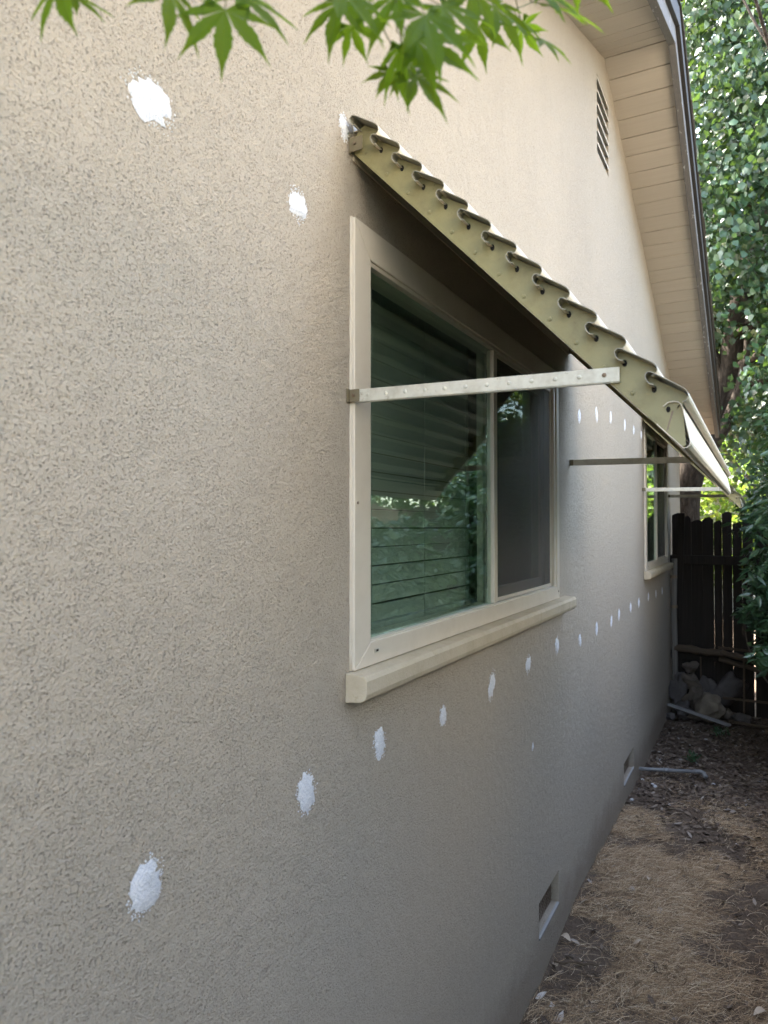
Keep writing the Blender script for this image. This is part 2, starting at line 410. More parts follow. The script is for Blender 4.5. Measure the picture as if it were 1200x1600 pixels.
# foundation vents
for h in (FV1, FV2):
    y0, y1, z0, z1 = h
    f = box('foundation_vent', -.12, -.115, y0+.001, y1-.001, z0+.001, z1-.001, DARKHOLE, house)
    m = MB()
    n = 14
    for k in range(n+1):
        yy = y0+.004+(y1-y0-.008)*k/n; m.box(-.034, -.032, yy-.002, yy+.002, z0+.002, z1-.002)
    for k in range(6):
        zz = z0+.006+(z1-z0-.012)*k/5; m.box(-.0315, -.030, y0+.002, y1-.002, zz-.002, zz+.002)
    m.build('wire_mesh', STEEL, f)
    m = MB(); m.prism([(-.008, z0-.004), (.0035, z0-.006), (.0035, z0+.002), (-.008, z0+.004)], y0+.0005, y1-.0005)
    m.build('vent_ledge', paint('ledge_cement', (.27, .27, .26), .9, (.2, .18, .15), .3, .002), f, bevel=.001)

# windows
def mitre_frame(par, name, o, i, x0, x1, mat, bev=.002):
    oy0, oy1, oz0, oz1 = o; iy0, iy1, iz0, iz1 = i; g = .0006
    quads = [((oy0, oz0+g), (iy0, iz0+g), (iy0, iz1-g), (oy0, oz1-g)), ((oy1, oz0+g), (oy1, oz1-g), (iy1, iz1-g), (iy1, iz0+g)),
             ((oy0+g, oz0), (oy1-g, oz0), (iy1-g, iz0), (iy0+g, iz0)), ((oy0+g, oz1), (iy0+g, iz1), (iy1-g, iz1), (oy1-g, oz1))]
    for q in quads:
        m = MB(); m.hull8([(x0, *p) for p in q] + [(x1, *p) for p in q]); m.build(name, mat, par, bevel=bev)
def window(W, sillext, seed, near=True):
    y0, y1, z0, z1 = W
    fr = MB(); fr.box(-.09, -.088, y0+.001, y0+.002, z0, z0+.001)
    w = box('window', -.10, -.034, y0+.001, y0+.018, z0+.018, z1-.018, VINYL, house)     # the hidden jamb carries the rest
    # flat flange trim on the stucco
    O = (y0-.029, y1+.030, z0-.018, z1+.028); I = (y0+.041, y1-.012, z0+.032, z1-.042)
    mitre_frame(w, 'window_trim', O, I, .001, .011, TRIM)
    my = y0 + (y1-y0)*(.530 if near else .5)
    # inner frame, one step back
    O2 = (I[0]-.002, I[1]+.010, I[2]-.002, I[3]+.002); I2 = (I[0]+.004, I[1]-.026, I[2]+.004, I[3]-.010)
    mitre_frame(w, 'inner_frame', O2, I2, -.062, .0065, VINYL, .0015)
    # rails: track lines at right jamb
    for k, (xx, dy) in enumerate(((-.012, .010), (-.034, .018))):
        box('jamb_track', xx-.006, xx, I2[1]-dy, I2[1]-.0005, I2[2]+.001, I2[3]-.001, VINYL, w, .0008)
    box('mullion', -.020, .0045, my-.006, my+.026, I2[2]+.0005, I2[3]-.0005, VINYL, w, .002)
    # fixed pane
    box('glass_pane', -.012, -.008, I2[0]+.0005, my-.0065, I2[2]+.0005, I2[3]-.0005, GLASS, w)
    # sliding sash with its own frame, further in
    s = (my+.001, I2[1]-.019, I2[2]+.002, I2[3]-.002); si = (s[0]+.030, s[1]-.032, s[2]+.036, s[3]-.034)
    mitre_frame(w, 'sash_frame', s, si, -.058, -.036, VINYL, .0015)
    box('glass_pane', -.050, -.046, si[0]+.0005, si[1]-.0005, si[2]+.0005, si[3]-.0005, GLASS, w)
    c = (my+.0265, I2[1]-.0110, I2[2]+.001, I2[3]-.001); ci = (c[0]+.010, c[1]-.012, c[2]+.012, c[3]-.012)
    mitre_frame(w, 'screen_frame', c, ci, -.010, -.003, VINYL, .0008)
    box('insect_screen', -.0072, -.0064, ci[0]+.0002, ci[1]-.0002, ci[2]+.0002, ci[3]-.0002, SCREEN, w)
    # sill
    m = MB(); sy0, sy1 = sillext
    m.prism([(.0008, O[2]-.062), (.038, O[2]-.058), (.048, O[2]-.052), (.052, O[2]-.040), (.052, O[2]-.014), (.046, O[2]-.004), (.0008, O[2]-.0012)], sy0, sy1)
    m.build('window_sill', SILL, w, bevel=.0025)
    # weep slot and screws
    box('weep_slot', .0115, .0130, O[0]+.085, O[0]+.108, O[2]+.024, O[2]+.033, ALU, w, .0005)
    box('weep_hole', .0132, .0136, O[0]+.090, O[0]+.1, O[2]+.0265, O[2]+.0315, DARKHOLE, w)
    for yy, zz in ((O[0]+.012, z0+.33), (O[1]-.02, O[2]+.03)):
        m = MB(); m.tube([(.0112, yy, zz), (.0128, yy, zz)], .0032, 8); m.build('screw', STEEL, w)
    # caulk bead round the trim
    m = MB(); rr = .0028
    for a, b in (((O[0]-.001, O[2]), (O[0]-.001, O[3])), ((O[0], O[3]+.001), (O[1], O[3]+.001)), ((O[1]+.001, O[2]), (O[1]+.001, O[3]))):
        n = 24; pts = [(.0015, a[0]+(b[0]-a[0])*t/n+random.uniform(-.0008, .0008), a[1]+(b[1]-a[1])*t/n) for t in range(n+1)]
        m.tube(pts, [rr*random.uniform(.6, 1.25) for _ in pts], 6)
    m.build('caulk_bead', TRIM, w, smooth=True)
    # venetian blind behind the fixed pane
    by0, by1 = (y0-.02, y0+.93) if near else (y0+.01, y0+.66)
    pitch = .0475; nsl = int((z1-z0-.02)/pitch)
    proto = None
    for k in range(nsl+2):
        zc = z1-.03-k*pitch
        if zc < z0+.05: break
        if proto is None:
            prof = []
            for q in range(7):
                t = q/6-.5; prof.append((-.0+math.cos(R(85))*t*.0440 - .0022*(1-4*t*t), math.sin(R(85))*t*.0440))
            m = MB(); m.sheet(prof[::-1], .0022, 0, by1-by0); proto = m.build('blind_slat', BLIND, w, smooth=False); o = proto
        else:
            o = proto.copy(); COL.objects.link(o); o.parent = w
        o.location = (-.105+random.uniform(-.0004, .0004), by0, zc); o.rotation_euler = (R(random.uniform(-.12, .12)), 0, 0)
        o.rotation_euler.y = R(random.uniform(-.5, .5))
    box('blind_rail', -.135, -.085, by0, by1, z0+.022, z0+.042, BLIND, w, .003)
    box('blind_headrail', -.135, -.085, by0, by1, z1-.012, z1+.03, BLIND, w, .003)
    for yy in (by0+.235, by0+.545, by0+.86):
        m = MB(); m.tube([(-.083, yy, z0+.03), (-.083, yy+.002, z1)], .0011, 5); m.build('blind_cord', BLIND, w)
    # interior sill
    box('inner_sill', -.30, -.141, y0-.05, y1+.05, z0-.02, z0+.008, INTERIOR, w, .002)
window(W1, (1.250, 3.105), 1, True)
window(W2, (5.52, 7.06), 2, False)

# white filler spots
def W_patch(name, y, z, w, h, seed, mat=SPACKLE, lean=0):
    r = random.Random(seed); V = [(.0032, 0, 0)]; F = []; n = 30; rings = 4
    rad = [1+.16*math.sin(k*2*math.pi/n*2+seed)+.16*r.uniform(-1, 1)+(.16 if r.random() < .25 else 0) for k in range(n)]
    for j in range(1, rings+1):
        for k in range(n):
            q = 2*math.pi*k/n; f = j/rings; rr = f*rad[k] if j > 2 else f
            V.append((.0036*(1-f**3)+.0004+r.uniform(0, .0008), math.cos(q)*w/2*rr+lean*math.sin(q)*h/2*rr, math.sin(q)*h/2*rr))
    for k in range(n): F.append((0, 1+k, 1+(k+1) % n))
    for j in range(rings-1):
        for k in range(n):
            a = 1+j*n; F.append((a+k, a+n+k, a+n+(k+1) % n, a+(k+1) % n))
    for c in range(110):                              # crumbs scattered round the edge
        q = r.uniform(0, 2*math.pi); d = r.gauss(1.07, .15); s = r.uniform(.0006, .0020)
        cy, cz = math.cos(q)*w/2*d+lean*math.sin(q)*h/2*d, math.sin(q)*h/2*d; b = len(V)
        V += [(.0022, cy, cz)] + [(.0003, cy+s*math.cos(t)*r.uniform(.6, 1.3), cz+s*math.sin(t)*r.uniform(.6, 1.5)) for t in (0, 1.26, 2.5, 3.77, 5.0)]
        F += [(b, b+1+t, b+1+(t+1) % 5) for t in range(5)]
    return mesh(name, V, F, mat, wall, True, loc=(0, y, z))
spots = [(.719, 1.235, .052, .062), (1.111, 1.234, .052, .064), (1.399, 1.247, .046, .060), (1.758, 1.225, .040, .046), (2.149, 1.228, .052, .074), (2.55, 1.228, .055, .056),
         (2.97, 1.235, .05, .060), (3.40, 1.196, .045, .048), (3.79, 1.20, .05, .055), (4.206, 1.192, .05, .055), (4.458, 1.20, .05, .06), (4.90, 1.20, .055, .055), (5.26, 1.195, .06, .055), (5.75, 1.195, .06, .05), (6.2, 1.18, .06, .05), (6.62, 1.17, .06, .05),
         (.719, 2.329, .072, .060), (1.078, 2.326, .050, .050), (3.414, 2.257, .05, .055), (3.824, 2.321, .05, .065), (4.228, 2.362, .05, .06), (4.717, 2.38, .05, .06), (5.085, 2.392, .05, .05), (5.44, 2.40, .05, .05),
         (2.603, .913, .012, .022), (1.243, 2.555, .030, .046)]
for i, (y, z, w, h) in enumerate(spots):
    W_patch('filler_spot', y, z, w, h, i+3, lean=(random.uniform(-.25, .25)))

# ------------------------------------------------------------------ awnings
PX, PZ = (.651-.079)/12, (2.533-1.943)/12
def nose(i): return (.079+PX*i, 2.533-PZ*i)
SLAT = [(-.0545, .0215), (-.0590, .0225), (-.0635, .0260), (-.0675, .0320), (-.0685, .0390), (-.064, .0445), (-.058, .0440), (-.045, .0365), (-.030, .0275), (-.015, .0185), (-.006, .0125), (-.001, .0065), (.0005, .0), (-.001, -.005), (-.0045, -.0085), (-.009, -.0100)]
def awning(ya, yb, label, group):
    a = tag(empty('awning', (0, ya, 2.5)), label, 'awning', group)
    OX = (0, -ya, -2.5)
    def P(m, name, mat, bevel=0, smooth=False, parent=a):
        m.v = [(v[0], v[1]-ya, v[2]-2.5) if parent is a else v for v in m.v]; return m.build(name, mat, parent, bevel=bevel, smooth=smooth)
    m = MB(); m.sheet(SLAT, .0013, ya-.027, yb+.027)
    m.v = [(v[0], v[1]-ya, v[2]) for v in m.v]
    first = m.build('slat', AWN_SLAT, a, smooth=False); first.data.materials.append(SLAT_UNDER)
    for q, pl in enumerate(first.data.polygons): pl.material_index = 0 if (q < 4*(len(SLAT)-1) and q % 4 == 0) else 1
    for i in range(13):
        o = first if i == 0 else first.copy()
        if i: COL.objects.link(o); o.parent = a
        nx, nz = nose(i); o.location = (nx+random.uniform(-.0008, .0008), random.uniform(-.003, .003), nz-2.5+random.uniform(-.0008, .0008)); o.rotation_euler = (0, R(random.uniform(-1.3, 1.3)), R(random.uniform(-.05, .05)))
    # side panels with the saw-tooth upper edge
    poly = [(.006, 2.513), (.585, 1.917), (.612, 1.889), (.640, 1.864), (.645, 1.866), (.6405, 1.932)]
    for i in range(12, -1, -1):
        nx, nz = nose(i); poly += [(nx-.010, nz-.0085), (nx-.0035, nz-.004), (nx-.003, nz+.004), (nx-.008, nz+.0105), (nx-.047, nz+.0335)]
    poly += [(.022, 2.562), (.006, 2.545)]
    for y, ex in ((ya, 1), (yb, -1)):
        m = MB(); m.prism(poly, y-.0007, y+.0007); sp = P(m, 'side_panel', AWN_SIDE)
        # folded lower flange, rivets, slots
        m = MB(); m.hull8([(.008, y+ex*.001, 2.5115), (.585, y+ex*.001, 1.9155), (.585, y+ex*.022, 1.9155), (.008, y+ex*.022, 2.5115), (.008, y+ex*.001, 2.513), (.585, y+ex*.001, 1.917), (.585, y+ex*.022, 1.917), (.008, y+ex*.022, 2.513)])
        f = P(m, 'flange', AWN_SLAT); 
        for i in range(13):
            nx, nz = nose(i)
            m = MB(); cx, cz = nx-.0550, nz+.0200
            n = 10; pts = [(cx+.0042*math.cos(2*math.pi*k/n), cz+.0062*math.sin(2*math.pi*k/n)) for k in range(n)]
            if i: m.prism(pts, y-ex*.0011, y-ex*.0017); P(m, 'hook_slot', DARKHOLE)
            if i in (1, 2, 3, 4, 5, 6, 7, 8, 9, 10, 11):
                q = (cx+.0125, cz-.0525)
                m = MB(); m.tube([(q[0], y-ex*.0008, q[1]), (q[0], y-ex*.0022, q[1]), (q[0], y-ex*.0030, q[1])], [.0042, .0038, .002], 10); P(m, 'rivet', AWN_SIDE, smooth=False)
    # front lip
    m = MB(); m.sheet([(.610, 1.9325), (.617, 1.9385), (.627, 1.9400), (.634, 1.9385), (.6385, 1.9345), (.6415, 1.925), (.6525, 1.872), (.6520, 1.866), (.648, 1.861), (.641, 1.860), (.600, 1.902), (.600, 1.9035)], .0013, ya-.006, yb+.010)
    P(m, 'front_lip', LIPP)
    m = MB(); m.prism([(.6335, 1.9325), (.6365, 1.9325), (.6315, 1.9275)], ya-.004, yb+.004); P(m, 'lip_seam', DARKHOLE)
    m = MB(); m.prism([(.6180+.0036*math.cos(q*.628), 1.9270+.0052*math.sin(q*.628)) for q in range(10)], ya-.0017, ya-.0011); P(m, 'hook_slot', DARKHOLE)
    # seam line in side panel
    m = MB(); m.hull8([(.6235, ya-.0020, 1.924), (.6265, ya-.0020, 1.924), (.6165, ya-.0020, 1.890), (.6145, ya-.0020, 1.891), (.6235, ya-.0011, 1.924), (.6265, ya-.0011, 1.924), (.6165, ya-.0011, 1.890), (.6145, ya-.0011, 1.891)]); P(m, 'panel_seam', STEEL)
    # top mount channel + bracket
    m = MB(); m.box(.0015, .0035, ya+.002, yb-.002, 2.50, 2.585); m.box(.0036, .024, ya+.002, yb-.002, 2.560, 2.5625); P(m, 'mounting_channel', AWN_SLAT)
    for y, ex in ((ya, 1), (yb, -1)):
        yo = y-ex*.014
        m = MB(); m.box(.0015, .004, min(yo, yo+ex*.010), max(yo, yo+ex*.010), 2.508, 2.542); m.box(.0042, .034, min(yo, yo+ex*.0016), max(yo, yo+ex*.0016), 2.510, 2.540)
        b = P(m, 'wall_bracket', BRACKET, .0006)
        m = MB(); m.tube([(.016, yo-ex*.0001, 2.526), (.016, yo-ex*.003, 2.526)], .0035, 8); P(m, 'bolt', STEEL)
    # support arms, angle bars from wall to side panel
    for y, ex, za, zb, xb, col in ((ya, 1, 2.001, 1.993, .541, ALU), (yb, -1, 2.018, 2.010, .541, ALU)):
        yo = y-ex*.008
        m = MB(); lo, hi = min(yo, yo-ex*.0018), max(yo, yo-ex*.0018)
        m.hull8([(.018, lo, za-.0125), (xb, lo, zb-.0125), (xb, hi, zb-.0125), (.018, hi, za-.0125), (.018, lo, za+.0125), (xb, lo, zb+.0125), (xb, hi, zb+.0125), (.018, hi, za+.0125)])
        lo, hi = min(yo, yo+ex*.008), max(yo, yo+ex*.008)
        m.hull8([(.018, lo, za-.0142), (xb, lo, zb-.0142), (xb, hi, zb-.0142), (.018, hi, za-.0142), (.018, lo, za-.0127), (xb, lo, zb-.0127), (xb, hi, zb-.0127), (.018, hi, za-.0127)])
        arm = P(m, 'support_arm', col, .0005)
        for k in range(12):
            t = (k+.6)/12.2; x = .018+(xb-.018)*t; z = za+(zb-za)*t
            m = MB(); yf = yo-ex*.0019; m.tube([(x, yf, z), (x, yf-ex*.0006, z), (x, yf-ex*.0012, z)], [.0042, .0036, .0018], 10)
            P(m, 'rivet', STEEL if k in (11,) else ALU)
        m = MB(); m.box(.0015, .0035, min(yo, yo-ex*.016), max(yo, yo-ex*.016), za-.014, za+.014); m.box(.0036, .026, min(yo-ex*.0024, yo-ex*.0044), max(yo-ex*.0024, yo-ex*.0044), za-.013, za+.013)
        P(m, 'arm_bracket', BRACKET, .0006)
        m = MB(); m.tube([(.013, yo-ex*.0045, za), (.013, yo-ex*.0085, za)], .0032, 8); P(m, 'bolt', STEEL)
    return a
awning(1.275, 3.20, 'cream louvred aluminium awning over the near large window', 'metal window awnings')
awning(5.47, 7.14, 'far louvred aluminium awning over the second window near the fence', 'metal window awnings')

# ------------------------------------------------------------------ leaves
def leafmesh(name, C, N, size, mat, parent=None, shape='round', droop=.4, jitter=.35):
    """C centres (n,3); each leaf a folded 6-vertex blade, 4 triangles"""
    n = len(C)
    if shape == 'round': prof = np.array([(0, 0, 0), (.50, .38, .10), (-.50, .38, .10), (0, .42, 0), (0, 1.05, -.12), (.30, .78, .04), (-.30, .78, .04)])
    else: prof = np.array([(0, 0, 0), (.17, .35, .05), (-.17, .35, .05), (0, .42, 0), (0, 1.05, -.10), (.12, .75, .02), (-.12, .75, .02)])
    tri = np.array([(0, 1, 3), (0, 3, 2), (1, 5, 3), (3, 6, 2), (5, 4, 3), (3, 4, 6)])
    s = size*rng.uniform(.65, 1.25, n)
    d = rng.normal(0, 1, (n, 3)); d[:, 2] = -np.abs(d[:, 2])*droop - droop*.6; d /= np.linalg.norm(d, axis=1)[:, None]
    nn = rng.normal(0, 1, (n, 3)) + (N if N is not None else 0); nn -= (nn*d).sum(1)[:, None]*d; nn /= np.linalg.norm(nn, axis=1)[:, None]
    sd = np.cross(d, nn)
    V = C[:, None, :] + s[:, None, None]*(prof[None, :, 0:1]*sd[:, None, :] + prof[None, :, 1:2]*d[:, None, :] + prof[None, :, 2:3]*nn[:, None, :])
    F = (tri[None] + (np.arange(n)*7)[:, None, None]).reshape(-1, 3)
    return fast(name, V.reshape(-1, 3), F, mat, parent)
def clusters(centres, per, rad, flat=.7):
    k = len(centres); o = rng.normal(0, 1, (k, per, 3)); o /= np.linalg.norm(o, axis=2)[..., None]; o *= (rng.uniform(0, 1, (k, per))**.5)[..., None]*rad
    o[..., 2] *= flat
    return (np.asarray(centres)[:, None, :]+o).reshape(-1, 3)
def in_ellipsoid(c, r, n, inner=.0):
    out = []
    while len(out) < n:
        p = rng.uniform(-1, 1, 3); q = np.linalg.norm(p)
        if inner < q < 1: out.append(np.array(c)+p*np.array(r))
    return np.array(out)

def branchy(m, p, d, L, r, depth, tips):
    pts = [Vector(p)]; rad = [r]; d = Vector(d).normalized()
    n = 5
    for i in range(n):
        d = (d+Vector((random.uniform(-.22, .22), random.uniform(-.22, .22), random.uniform(-.12, .18)))).normalized()
        pts.append(pts[-1]+d*L/n); rad.append(r*(1-.6*(i+1)/n))
    m.tube(pts, rad, 8 if r > .03 else 5, cap=False); tips += pts[3:]
    if depth > 0:
        for k in range(3 if depth > 1 else 2):
            q = random.randint(2, n); dd = (d+Vector((random.uniform(-1, 1), random.uniform(-1, 1), random.uniform(-.2, .7)))*.9).normalized()
            branchy(m, pts[q], dd, L*.72, rad[q]*.75, depth-1, tips)

# big leaning tree behind the fence
t = tag(empty('pear_tree', (-.12, 9.5, 0)), 'tall leafy tree with thick leaning brown trunk behind the dark fence', 'tree')
m = MB(); tips = []; b = Vector((-.12, 9.5, 0))
tr = [(-.15, 9.5, -.1), (-.14, 9.5, 1.0), (-.12, 9.5, 2.0), (.00, 9.5, 2.5), (.22, 9.48, 3.0), (.47, 9.45, 3.5), (.60, 9.4, 4.4), (.85, 9.3, 5.4), (1.0, 9.3, 6.6)]
m.tube([Vector(p)-b for p in tr], [.30, .26, .24, .22, .19, .165, .145, .12, .08], 16); m.build('trunk', BARK, t, smooth=True)
m = MB()
for p, d, L, r in (((.47, 9.45, 3.5), (-.5, -.3, .9), 2.2, .10), ((.30, 9.46, 3.2), (.9, -.5, .5), 2.0, .09), ((.6, 9.4, 4.4), (.3, -.9, .5), 2.2, .09), ((.85, 9.3, 5.4), (-.6, -.5, .6), 2.2, .08), ((.85, 9.3, 5.4), (.8, .3, .6), 2.2, .08),
                   ((1.0, 9.3, 6.6), (.1, -.4, 1), 1.8, .07), ((-.05, 9.5, 2.3), (.8, -.1, .75), 2.1, .10), ((.2, 9.48, 3.0), (-.7, .4, 1), 2.0, .08), ((.47, 9.4, 3.6), (.5, -.8, .15), 1.5, .05), ((.5, 9.4, 4.0), (.3, -.9, .0), 1.3, .04)):
    branchy(m, Vector(p)-b, d, L, r, 2, tips)
m.build('branch', BARK, t, smooth=True)
cs = np.concatenate([in_ellipsoid((.45-b.x, 8.9-b.y, 5.9), (1.9, 1.9, 2.9), 380, .25), in_ellipsoid((.85-b.x, 7.9-b.y, 4.6), (.75, .55, 2.0), 95), in_ellipsoid((.9-b.x, 8.4-b.y, 7.0), (1.0, .8, 1.6), 80), in_ellipsoid((1.05-b.x, 8.3-b.y, 3.4), (.5, .6, 1.2), 36)])
cs = np.concatenate([cs, in_ellipsoid((.5-b.x, 10.6-b.y, 5.6), (1.6, .8, 3.4), 400)])
wx, wy, wz = cs[:, 0]+b.x, cs[:, 1]+b.y, cs[:, 2]
tc = np.interp(wz, [2.0, 2.5, 3.0, 3.5, 4.4, 4.7], [-.12, 0, .22, .47, .60, .65])
cs = cs[~((wy < 9.6) & (wz > 2.2) & (wz < 4.45) & (np.abs(wx-(tc*wy/9.5+CX*(1-wy/9.5))) < .30*np.clip((4.6-wz)/1.0, .4, 1)))]
leafmesh('crown', clusters(cs, 62, .34, 1.1), None, .072, LEAF_PEAR, t, 'round', .9)['kind'] = 'stuff'

# shrub hugging the right side of the yard
def shrub(name, label, cat, c, r, ncl, per, size, stems, group=None, mat=LEAF_SHRUB, seed=1, shape='long'):
    s = tag(empty(name, (c[0], c[1], 0)), label, cat, group)
    m = MB(); random.seed(seed)
    for k in range(stems):
        q = random.uniform(0, 6.28); e = Vector((math.cos(q)*r[0]*.7, math.sin(q)*r[1]*.7, c[2]+random.uniform(-.1, .6)*r[2])); bb = Vector((e.x*.25, e.y*.25, -.03))
        mid = bb.lerp(e, .5)+Vector((random.uniform(-.1, .1), random.uniform(-.1, .1), .1)); m.tube([bb, mid, e], [.018, .012, .005], 6)
    m.build('stem', BARK, s, smooth=True)
    f = leafmesh('foliage', clusters(in_ellipsoid((0, 0, c[2]), r, ncl, .35), per, .17), None, size, mat, s, shape, .45); f['kind'] = 'stuff'
    return s
shrub('laurel_shrub', 'dense blue-green shrub leaning into the yard from the right edge', 'shrub', (1.20, 6.35, 1.62), (.58, 1.15, 1.15), 230, 62, .085, 18, seed=3)
shrub('laurel_shrub', 'low leafy shrub at right beside the far fence rocks', 'shrub', (1.15, 5.75, .95), (.50, .75, .50), 40, 50, .08, 8, seed=4)
for i, (y, h) in enumerate(((.9, 1.6), (2.6, 1.6), (4.2, 1.5), (-.9, 1.6))):  # rear shrub added, hedge heights shaped, to darken the lower wall
    shrub('hedge_shrub', ['leafy hedge shrub nearest the camera on the right', 'middle leafy hedge shrub opposite the large window', 'tall leafy hedge shrub just before the overhanging shrub', 'unseen leafy hedge shrub added behind the camera on the right'][i], 'shrub', (1.50, y, (1.15, 1.0, .85, 1.15)[i]), (.5, .95, (1.4, 1.22, 1.0, 1.4)[i]), 200, 60, .09, 8, group='shrubs along the right side of the yard', seed=10+i)

sf = tag(empty('boundary_fence', (2.62, 0, 0)), 'tall brown board fence along the right side behind the hedge shrubs', 'fence')
bd = None
for k in range(66):
    if bd is None:
        m = MB(); m.box(-.010, .010, 0, .158, .02, 1.95); bd = m.build('fence_board', FENCEW, sf, bevel=.002); o = bd
    else:
        o = bd.copy(); COL.objects.link(o); o.parent = sf
    o.location = (random.uniform(-.004, .004), -2.8+k*.1605, random.uniform(-.03, .03))
for z in (.4, 1.0, 1.6): box('rail', .0145, .055, -2.8, 7.8, z, z+.09, FENCEW, sf, .003)

nh = tag(empty('unseen_bounce_house', (4.3, -7, 0)), 'unseen cream house wall added across the side yard to bounce warm sunlight', 'house')  # unseen house added so its sunlit wall bounces warm light
NW = paint('bounce_cream', (.60, .545, .455), .85, (.4, .34, .26), .2, .002)
box('wall', 0, 6, 0, 9.3, -.2, 5.3, NW, nh)
m = MB(); m.prism([(-.5, 5.15), (3, 6.6), (6.5, 5.15), (6.5, 5.3), (3, 6.75), (-.5, 5.3)], -.4, 9.7); m.build('roof', RAKE2, nh)
for yy in (2.0, 6.2):
    w_ = box('window', -.03, -.001, yy, yy+1.4, 3.2, 4.4, VINYL, nh, .004); box('pane', -.036, -.0305, yy+.07, yy+1.33, 3.27, 4.33, DARKHOLE, w_)

# trees beyond
def bgtree(label, x, y, h, r, n, mat, size, seed):
    random.seed(seed); s = tag(empty('background_tree', (x, y, 0)), label, 'tree', 'trees beyond the fence')
    m = MB(); m.tube([(0, 0, -.1), (.1, 0, h*.3), (0, .1, h*.62)], [.2, .15, .08], 10); tp = []
    for k in range(5): branchy(m, (0, 0, h*(.28+.08*k)), (math.cos(k*1.3), math.sin(k*1.3), .8), r*.8, .07, 1, tp)
    m.build('trunk', BARK, s, smooth=True)
    f = leafmesh('crown', clusters(in_ellipsoid((0, 0, h*.56), (r, r, h*.44), n, .3), 48, .42), None, size, mat, s, 'round', .5); f['kind'] = 'stuff'
bgtree('sunlit yellow-green tree straight beyond the fence', .9, 14.5, 5.2, 2.3, 210, LEAF_FAR, .11, 1)
bgtree('tall broad tree standing far right of the leaning trunk', 8.5, 13.0, 7.0, 2.8, 240, LEAF_PEAR, .11, 2)
bgtree('rounded tree far off beyond the fence and shed', 2.6, 20.0, 7.5, 3.4, 260, LEAF_FAR, .15, 3)
bgtree('leafy neighbour tree behind the hedge shrubs', 6.2, 7.3, 5.4, 2.2, 190, LEAF_PEAR, .11, 4)
bgtree('small bright tree rising over hedge by fence corner', 3.3, 10.4, 3.3, 1.35, 150, LEAF_FAR, .09, 5)

# pale shed beyond the fence
sh = tag(empty('shed', (-1.4, 17, 0)), 'pale sunlit shed glimpsed above the fence beside the house corner', 'shed')
SHEDW = paint('shed_paint', (.66, .62, .52), .8, (.4, .36, .3), .2, .001)
o = box('wall', -2.6, 1.2, 0, 3, -.1, 2.35, SHEDW, sh); 
m = MB(); m.prism([(-2.9, 2.32), (-.7, 3.0), (1.5, 2.32), (1.5, 2.42), (-.7, 3.1), (-2.9, 2.42)], -.3, 3.3); m.build('roof', RAKE, sh)
box('door', -.9, 0, -.03, -.002, 0, 2.0, paint('shed_door', (.5, .48, .42), .6, (.3, .28, .22)), sh, .004)
sh.rotation_euler.z = R(-38); sh.location = (-1.6, 15.5, 0)

# ------------------------------------------------------------------ fence
fc = tag(empty('wooden_fence', (.0, 7.33, 0)), 'dark weathered wooden picket fence with ragged tops closing the yard', 'fence')
random.seed(21)
x = .012; k = 0
tops = [1.86, 1.845, 1.80, 1.83, 1.80, 1.865, 1.78, 1.87, 1.87, 1.80, 1.82, 1.74]
while x < 3.1:
    w = random.uniform(.068, .105) if x < .9 else .14
    top = (tops[k] if k < len(tops) else random.uniform(1.76, 1.88))+random.uniform(-.01, .01); c = random.uniform(.012, .028)
    r0 = -.008 if k else .02
    yb = (.0 if k % 2 else .0095)+random.uniform(-.002, .002)
    m = MB(); P = [(x, -.06), (x+w, -.06), (x+w-random.uniform(0, .002), top-c), (x+w*random.uniform(.6, .8), top), (x+w*.3, top-random.uniform(0, .015)), (x+random.uniform(0, .002), top-c*1.2)]
    n = len(P); m.v = [(p[0], yb, p[1]) for p in P]+[(p[0], yb+.018, p[1]) for p in P]
    m.f = [tuple(range(n)), tuple(range(2*n-1, n-1, -1))]+[((i+1) % n, i, n+i, n+(i+1) % n) for i in range(n)]
    o = m.build('picket', FENCEW, fc, bevel=.002)
    o.rotation_euler.y = R(random.uniform(-.03, .03))
    x += w + {7: .012}.get(k, 0)*1.0 + random.choice([-.0006, -.0003, 0]); k += 1
for z in (1.42, .52):
    m = MB(); m.hull8([(0, -.045, z-.045), (3.1, -.045, z-.055), (3.1, -.006, z-.055), (0, -.006, z-.045), (0, -.045, z+.04), (3.1, -.045, z+.03), (3.1, -.006, z+.03), (0, -.006, z+.04)])
    m.build('rail', FENCEW, fc, bevel=.004)
pp = tag(empty('gate_post', (.040, 7.2, 0)), 'thin grey weathered post standing at the wall end by the fence', 'post')
m = MB(); m.tube([(0, 0, -.1), (.002, 0, .5), (-.002, 0, 1.0), (.006, 0, 1.43)], [.030, .028, .027, .026], 14); m.build('pole', POSTW, pp, smooth=True)
for z in (.98, 1.26):
    m = MB(); m.tube([(0, 0, z-.014), (0, 0, z+.014)], .0305, 14); m.build('strap', STEEL, pp)
lp = tag(box('fence_board', -.02, .045, -.009, .009, 0, 1.0, FENCEW, None, .003), 'tall dark board leaning upright at the wall end of the fence', 'board')
lp.location = (.055, 7.255, .86); lp.rotation_euler.y = R(2.2); lp.scale.z = 1.0

